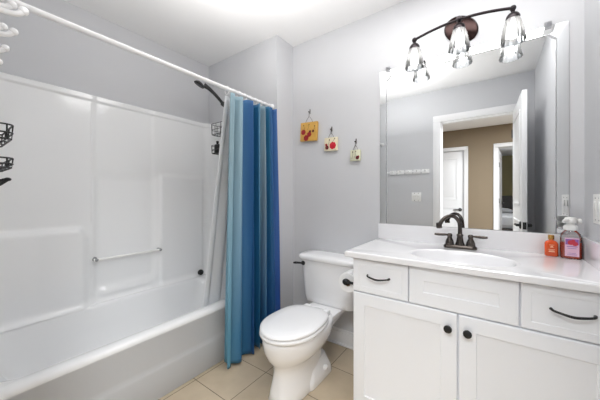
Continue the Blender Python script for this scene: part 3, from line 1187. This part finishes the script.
add_box(bm, XR - .020, XR - .0012, 1.31, D - .0215, ZT - .0005, ZT + .105, bev=.004)
obj('side_splash', bm, M['marble'], ct)

# faucet
FX, FY = -.143, 1.745
fa = thing('faucet', 'dark bronze gooseneck faucet with two levers behind the sink', 'faucet', (FX, FY, ZT))
bm = bm_new()
loft(bm, [rrect(FX - .082, FX + .082, FY - .028, FY + .028, ZT + .0003, .026, 8), rrect(FX - .082, FX + .082, FY - .028, FY + .028, ZT + .010, .026, 8),
          rrect(FX - .076, FX + .076, FY - .022, FY + .022, ZT + .018, .021, 8), rrect(FX - .060, FX + .060, FY - .014, FY + .014, ZT + .020, .013, 8)])
obj('base_plate', bm, M['bronze'], fa, sharp=40)
bm = bm_new()
add_lathe(bm, [(.024, .016), (.024, .022), (.020, .032), (.0165, .05), (.015, .068), (.017, .071), (.017, .076), (.0135, .080), (.0, .081)], (FX, FY, ZT), (0, 0, 1), 28)
dv = Vector((-.74, -.67, 0)).normalized()


def fp(r, z):
    return (FX + dv.x * r, FY + dv.y * r, ZT + z)


add_tube(bm, smooth_path([fp(0, .07), fp(0, .115), fp(.006, .148), fp(.030, .176), (fp(.062, .182)), fp(.094, .170), fp(.116, .145), fp(.123, .126)], 7), [.0115, .0105, .010, .010, .010, .010, .0105, .0115], 16)
add_lathe(bm, [(.0, 0), (.014, 0), (.0155, .004), (.0145, .022), (.012, .03), (.0, .03)], fp(.1245, .116), Vector((-.10 * .74, -.10 * .67, .99)), 20)
obj('spout', bm, M['bronze'], fa)
for s, tilt in ((-1, .0), (1, .25)):
    bm = bm_new()
    hx = FX + s * .051
    add_lathe(bm, [(.022, .017), (.0225, .024), (.021, .034), (.017, .046), (.0125, .054), (.0115, .062), (.0135, .066), (.0135, .074), (.009, .080), (.0, .081)], (hx, FY, ZT), (0, 0, 1), 24)
    ld = Vector((s, -.10 if s > 0 else -.14, 0)).normalized()
    q = Vector((hx, FY, ZT + .0705))
    add_tube(bm, smooth_path([q, q + ld * .02 + Vector((0, 0, .001)), q + ld * .05 + Vector((0, 0, .000)), q + ld * .078 + Vector((0, 0, .001))], 6), [.006, .0055, .0075, .0085, .005], 12)
    obj('handle', bm, M['bronze'], fa)

# ------------------------------------------------------------------ mirror
MX0, MX1, MZ0, MZ1 = -.632, .312, .952, 2.006
mi = thing('vanity_mirror', 'large mirror with a mirrored border strip above the vanity backsplash', 'mirror', ((MX0 + MX1) / 2, D, MZ0))


def chamf(ins, y, ch):
    a, c, e, g = MX0 + ins, MX1 - ins, MZ0 + (ins if ins < .02 else 0.0), MZ1 - ins
    if ch <= 0:
        ch = .0005
    return [(a, y, e), (c, y, e), (c, y, g - ch), (c - ch, y, g), (a + ch, y, g), (a, y, g - ch)]


BW = .044
bm = bm_new()
loft(bm, [chamf(BW + .004, D - .0005, .030), chamf(BW + .004, D - .010, .030)], True, True)
obj('mirror_glass', bm, M['mirror'], mi, smooth=False)
# outer mirror strips, a little tilted, one mesh around three sides
bm = bm_new()
yo, yi = D - .0040, D - .0065
r0 = [bm.verts.new(p) for p in chamf(0, D - .0005, 0)]
r1 = [bm.verts.new(p) for p in chamf(0, yo, 0)]
r2 = [bm.verts.new(p) for p in chamf(BW, yi, .028)]
for i in range(1, 6):
    j = (i + 1) % 6
    bm.faces.new((r0[i], r0[j], r1[j], r1[i]))
    bm.faces.new((r1[i], r1[j], r2[j], r2[i]))
obj('mirror_border', bm, M['mirror'], mi, smooth=False)
bm = bm_new()
r2 = [bm.verts.new(p) for p in chamf(BW, yi - .0005, .028)]
r3 = [bm.verts.new(p) for p in chamf(BW + .0035, D - .0125, .030)]
r4 = [bm.verts.new(p) for p in chamf(BW + .007, D - .0105, .031)]
for i in range(1, 6):
    j = (i + 1) % 6
    bm.faces.new((r2[i], r2[j], r3[j], r3[i]))
    bm.faces.new((r3[i], r3[j], r4[j], r4[i]))
obj('edge_strip', bm, M['edge'], mi, smooth=False)['label'] = 'bright ground edge of the raised glass'
for x in (-.575, .235):
    bm = bm_new()
    add_box(bm, x - .014, x + .014, D - .016, D - .0005, MZ1 - .012, MZ1 + .020, bev=.004)
    add_lathe(bm, [(.0, 0), (.005, 0), (.004, .003), (.0, .0035)], (x, D - .016, MZ1 + .008), (0, -1, 0), 12)
    obj('clip', bm, M['clip'], mi)['label'] = 'clear plastic mirror clip'

# ------------------------------------------------------------------ vanity light
LX, LZ = -.146, 2.132
LY = D - .108
vl = thing('vanity_light', 'bronze bow shaped wall light with three lit glass shades above mirror', 'wall lamp', (LX, D, LZ))
bm = bm_new()
add_lathe(bm, [(.0, .0005), (.062, .0005), (.064, .006), (.058, .016), (.040, .022), (.0, .025)], (LX, D, LZ - .004), (0, -1, 0), 40, scale=(1.15, 1.55))
obj('back_plate', bm, M['bronze_red'], vl)
bm = bm_new()
add_tube(bm, [(LX, D - .015, LZ), (LX, LY, LZ + .0)], .008, 14)
add_lathe(bm, [(.0, -.020), (.011, -.018), (.016, -.006), (.016, .006), (.011, .016), (.0, .018)], (LX, LY - .004, LZ), (0, -1, 0), 20)
obj('stem', bm, M['bronze_dark'], vl)
HWB = .236
ZE = 2.098
bm = bm_new()
for off in (0.0,):
    pts = [(LX - HWB + 2 * HWB * k / 40, LY, ZE + (LZ - ZE) * (1 - ((k - 20) / 20) ** 2)) for k in range(41)]
    add_tube(bm, pts, .0075, 12)
obj('arm', bm, M['bronze_dark'], vl)
for k, (dx, zc) in enumerate(((-HWB, ZE), (0.0, LZ), (HWB, ZE))):
    c = Vector((LX + dx, LY, zc))
    bm = bm_new()
    add_sphere(bm, c, .0145, 18)
    add_lathe(bm, [(.010, -.010), (.008, -.020), (.012, -.024), (.022, -.030), (.0285, -.040), (.031, -.052), (.031, -.060), (.0, -.060)], c, (0, 0, 1), 28)
    so = obj('socket', bm, M['bronze_dark'], vl)
    bm = bm_new()
    # fluted bell shade, open at the bottom
    n = 56
    rings = []
    for r, h, fl in ((.029, -.052, 0), (.031, -.058, .0), (.036, -.075, .0010), (.041, -.098, .0012), (.046, -.122, .0012), (.050, -.146, .0012), (.0525, -.164, .0016), (.0535, -.172, .002),
                     (.0510, -.172, .002), (.0495, -.162, .0014), (.047, -.146, .0010), (.043, -.122, .0010), (.038, -.098, .0008), (.033, -.075, .0006), (.028, -.060, .0)):
        rings.append([(c.x + (r + fl * math.cos(14 * 2 * PI * i / n)) * math.cos(2 * PI * i / n), c.y + (r + fl * math.cos(14 * 2 * PI * i / n)) * math.sin(2 * PI * i / n), c.z + h) for i in range(n)])
    loft(bm, rings, False, False)
    sh = obj('glass_shade', bm, M['shade_glass'], vl, sharp=60)
    sh['label'] = 'clear fluted bell shade'
    bm = bm_new()
    add_lathe(bm, [(.0, -.060), (.013, -.061), (.013, -.078), (.017, -.088), (.025, -.105), (.0285, -.120), (.026, -.136), (.017, -.148), (.0, -.153)], c, (0, 0, 1), 24)
    bu = obj('bulb', bm, M['bulb'], sh)
    bu['label'] = 'lit white bulb'

# ------------------------------------------------------------------ soap bottles on the counter
BX, BY = .240, 1.785
sb = thing('lotion_bottle', 'small orange bottle with gold cap beside the pump soap', 'bottle', (BX, BY, ZT))
bm = bm_new()
loft(bm, [rrect(BX - .020, BX + .020, BY - .014, BY + .014, ZT + .0004, .006, 5), rrect(BX - .0245, BX + .0245, BY - .0165, BY + .0165, ZT + .004, .008, 5), rrect(BX - .0245, BX + .0245, BY - .0165, BY + .0165, ZT + .062, .008, 5),
          rrect(BX - .020, BX + .020, BY - .0145, BY + .0145, ZT + .071, .009, 5), rrect(BX - .012, BX + .012, BY - .011, BY + .011, ZT + .077, .009, 5), rrect(BX - .009, BX + .009, BY - .009, BY + .009, ZT + .078, .0088, 5), rrect(BX - .009, BX + .009, BY - .009, BY + .009, ZT + .083, .0088, 5)])
obj('bottle_body', bm, M['orange'], sb, sharp=40)
bm = bm_new()
add_lathe(bm, [(.0, .081), (.0115, .081), (.0120, .083), (.0120, .100), (.0105, .103), (.0, .103)], (BX, BY, ZT), (0, 0, 1), 24)
obj('cap', bm, M['gold'], sb)['label'] = 'gold screw cap'
bm = bm_new()
yl = BY - .0169
for (a, c, e, g) in ((-.011, .011, .022, .025), (-.009, .009, .028, .0295), (-.012, .012, .033, .0345), (-.006, .006, .044, .046), (-.004, .004, .048, .051), (-.009, .009, .055, .0565)):
    add_box(bm, BX + a, BX + c, yl - .0003, yl + .0012, ZT + e, ZT + g)
obj('printed_text', bm, M['cream_print'], sb)['label'] = 'fine cream lines of print'

GX, GY = .305, 1.765
ps = thing('soap_dispenser', 'clear foam soap bottle of red soap with white pump by the side splash', 'soap bottle', (GX, GY, ZT))


def gsec(hw, hd, z, r):
    return rrect(GX - hw, GX + hw, GY - hd, GY + hd, ZT + z, r, 6)


bm = bm_new()
loft(bm, [gsec(.033, .022, .0004, .016), gsec(.036, .0250, .004, .018), gsec(.0365, .0255, .05, .019), gsec(.0365, .0255, .100, .019), gsec(.033, .024, .116, .019), gsec(.026, .022, .126, .020), gsec(.021, .021, .130, .0205), gsec(.021, .021, .136, .0205)])
obj('bottle_body', bm, M['bottle_clear'], ps, sharp=50)
bm = bm_new()
loft(bm, [gsec(.031, .020, .003, .014), gsec(.0345, .0235, .006, .016), gsec(.035, .024, .05, .017), gsec(.035, .024, .078, .017)])
obj('liquid_soap', bm, M['red_liquid'], ps, sharp=50)['label'] = 'red soap filling the lower bottle'
bm = bm_new()
ylb = GY - .0258
add_box(bm, GX - .024, GX + .024, ylb - .0006, ylb + .0008, ZT + .014, ZT + .100, bev=.0004)
la = obj('front_label', bm, M['pink_label'], ps)
bm = bm_new()
add_box(bm, GX - .022, GX + .022, ylb - .0012, ylb - .0004, ZT + .068, ZT + .094)
obj('label_art', bm, M['label_purple'], la)
bm = bm_new()
for (cx_, cz_, rr) in ((-.004, .078, .011), (.010, .073, .010), (.004, .086, .007)):
    add_lathe(bm, [(.0, 0), (rr, 0), (rr, .0006), (.0, .0008)], (GX + cx_, ylb - .0012, ZT + cz_), (0, -1, 0), 18)
obj('label_fruit', bm, M['label_red'], la)
for (a, c, e, g) in ((-.018, .018, .058, .061), (-.015, .015, .050, .052), (-.017, .017, .022, .0235), (-.012, .012, .028, .0295)):
    bm = bm_new()
    add_box(bm, GX + a, GX + c, ylb - .0010, ylb - .0004, ZT + e, ZT + g)
    obj('label_text', bm, M['label_purple'], la)
bm = bm_new()
add_lathe(bm, [(.0, .134), (.0245, .134), (.0255, .137), (.0255, .150), (.023, .156), (.015, .160), (.013, .166), (.013, .172), (.0, .172)], (GX, GY, ZT), (0, 0, 1), 28)
pd = Vector((-.62, -.78, 0)).normalized()
q = Vector((GX, GY, ZT + .181))
add_lathe(bm, [(.0, .168), (.020, .168), (.0225, .173), (.022, .188), (.018, .194), (.0, .196)], (GX, GY, ZT), (0, 0, 1), 24)
add_tube(bm, smooth_path([q + pd * .0, q + pd * .022, q + pd * .040 + Vector((0, 0, -.001)), q + pd * .050 + Vector((0, 0, -.006))], 5), [.010, .0095, .008, .0075, .007], 12)
add_lathe(bm, [(.0, .0), (.012, .0), (.012, .014), (.0, .016)], (GX + .022, GY + .006, ZT + .176), (.8, .2, .1), 14)
obj('pump', bm, M['white_plastic'], ps)['label'] = 'white foaming pump'

# ------------------------------------------------------------------ toilet roll on the cabinet side
PY, PZ, PXR = 1.365, .655, -.668
ph = thing('toilet_roll_holder', 'black L shaped roll holder on the side of the vanity', 'roll holder', (VX0, PY, PZ))
bm = bm_new()
add_lathe(bm, [(.0, .0004), (.022, .0004), (.022, .006), (.010, .011), (.0075, .014), (.0075, .060), (.0, .061)], (VX0, PY, PZ), (-1, 0, 0), 22)
obj('wall_post', bm, M['black'], ph)
bm = bm_new()
add_lathe(bm, [(.0, -.016), (.010, -.015), (.0165, -.008), (.0165, .006), (.010, .012), (.0, .013)], (PXR, PY, PZ), (0, -1, 0), 22)
obj('knuckle', bm, M['black'], ph)
bm = bm_new()
add_lathe(bm, [(.0, .010), (.0072, .010), (.0072, .135), (.0095, .138), (.0095, .146), (.0, .147)], (PXR, PY, PZ), (0, 1, 0), 18)
obj('rod', bm, M['black'], ph)
RO = Vector((PXR, PY + .026, PZ - .0118))
tr_ = thing('toilet_paper_roll', 'white toilet paper roll hanging on the black holder by the tank', 'toilet paper', RO + Vector((0, .05, -.056)))
bm = bm_new()
add_lathe(bm, [(.0205, .0), (.054, .0), (.056, .003), (.056, .095), (.054, .098), (.0205, .098), (.0205, .0)], RO, (0, 1, 0), 40, False, False)
obj('paper', bm, M['paper'], tr_, sharp=50)
bm = bm_new()
add_lathe(bm, [(.0193, .0005), (.0204, .0005), (.0204, .0975), (.0193, .0975), (.0193, .0005)], RO, (0, 1, 0), 28, False, False)
obj('core', bm, M['card'], tr_)

# ------------------------------------------------------------------ three hanging resin plaques


def plaque(label, x, z, wd, hg, th, tilt, material, flowers, stems, nail_dz):
    t = thing('wall_plaque', label, 'plaque', (x, D - th / 2, z - hg / 2), 'pressed flower plaques on the wall above the toilet')
    rm = Matrix.Translation((x, 0, z)) @ Matrix.Rotation(math.radians(tilt), 4, 'Y') @ Matrix.Translation((-x, 0, -z))
    yb = D - .006
    bm = bm_new()
    add_box(bm, x - wd / 2, x + wd / 2, yb - th, yb, z - hg / 2, z + hg / 2, bev=.004)
    bm.transform(rm)
    pl = obj('panel', bm, material, t)
    yf = yb - th
    for (fx_, fz_, fr, mk) in flowers:
        bm = bm_new()
        n = 7
        cx_, cz_ = x + fx_ * wd, z + fz_ * hg
        for i in range(n):
            a = 2 * PI * i / n
            p = Vector((cx_ + .55 * fr * math.cos(a), yf - .0004, cz_ + .55 * fr * math.sin(a)))
            add_sphere(bm, p, fr * .5, 10, (1, .12, 1))
        add_sphere(bm, (cx_, yf - .001, cz_), fr * .42, 10, (1, .25, 1))
        bm.transform(rm)
        obj('pressed_flower', bm, M[mk], t)
    for (a0, b0, a1, b1) in stems:
        bm = bm_new()
        p0 = Vector((x + a0 * wd, yf - .0004, z + b0 * hg))
        p1 = Vector((x + a1 * wd, yf - .0004, z + b1 * hg))
        add_tube(bm, smooth_path([p0, (p0 + p1) / 2 + Vector((.003, 0, .002)), p1], 4), .0011, 6)
        add_sphere(bm, p1, .0045, 8, (1, .3, 1.3))
        bm.transform(rm)
        obj('pressed_stem', bm, M['stem'], t)
    # wire hanger from two corners up to a nail
    zt = z + hg / 2
    zn = zt + nail_dz
    bm = bm_new()
    yw = yb - th * .5
    add_tube(bm, smooth_path([(x - wd * .22, yw, zt - .004), (x - wd * .14, yw, zt + nail_dz * .28), (x - .001, yw, zt + nail_dz * .58), (x, yw, zn)], 5), .0014, 6)
    add_tube(bm, smooth_path([(x + wd * .22, yw, zt - .004), (x + wd * .14, yw, zt + nail_dz * .28), (x + .001, yw, zt + nail_dz * .58), (x + .001, yw, zn)], 5), .0014, 6)
    obj('hanger_wire', bm, M['twine'], t)
    bm = bm_new()
    add_lathe(bm, [(.0, .0002), (.0025, .0002), (.0025, .020), (.0055, .021), (.005, .024), (.0, .0245)], (x, D, zn), (0, -1, .05), 10)
    add_box(bm, x - .0025, x + .0025, D - .007, D - .0003, zn - .012, zn + .026, bev=.001)
    obj('nail', bm, M['twine'], t)
    return t


plaque('amber plaque with dark red pressed flowers, largest and leftmost of the three', -1.222, 1.672, .165, .155, .022, 3, M['amber'],
       [(-.30, -.02, .022, 'flower_red'), (-.12, -.34, .024, 'flower_red'), (.06, -.16, .021, 'flower_red'), (.28, .0, .011, 'flower_dark'), (.10, -.02, .012, 'flower_dark')],
       [(.28, -.05, .36, .26), (-.05, .1, .02, .36), (-.25, .1, -.30, .34)], .085)
plaque('cream plaque with one bright red pressed flower, middle one of the three', -1.016, 1.545, .115, .105, .018, 2, M['cream'],
       [(.17, -.12, .028, 'flower_bright'), (-.27, -.24, .016, 'flower_dark'), (-.33, -.04, .010, 'flower_red')],
       [(-.2, -.1, -.1, .32), (.1, .1, .3, .38)], .062)
plaque('pale green plaque with one maroon pressed flower, smallest and nearest the mirror', -.812, 1.440, .082, .082, .015, 1, M['pale_green'],
       [(.22, -.22, .014, 'flower_dark'), (.32, -.12, .007, 'flower_red')],
       [(-.3, -.3, -.25, .3), (-.05, -.2, .05, .34)], .058)

# ------------------------------------------------------------------ bed in the room beyond the hall
bd = thing('bed', 'bed with pale grey bedding in the room beyond the hall', 'bed', (.75, -5.6, 0))
bm = bm_new()
add_box(bm, -.2, 1.7, -6.9, -4.6, .12, .34, bev=.02)
for x in (-.15, 1.6):
    for y in (-6.85, -4.7):
        add_box(bm, x, x + .08, y, y + .08, 0, .14)
obj('bed_base', bm, M['dark_wood'], bd)
bm = bm_new()
add_box(bm, -.18, 1.68, -6.85, -4.62, .34, .60, bev=.05, seg=4)
obj('mattress', bm, M['linen'], bd)
bm = bm_new()
add_box(bm, -.22, 1.72, -6.2, -4.56, .40, .645, bev=.05, seg=4)
obj('blanket', bm, M['linen'], bd)
bm = bm_new()
add_box(bm, -.2, 1.7, -7.0, -6.9, .1, 1.15, bev=.02)
obj('headboard', bm, M['dark_wood'], bd)
for x in (.2, 1.2):
    bm = bm_new()
    add_sphere(bm, (x, -6.6, .68), .34, 20, (1, .62, .3))
    obj('pillow', bm, M['linen'], bd)
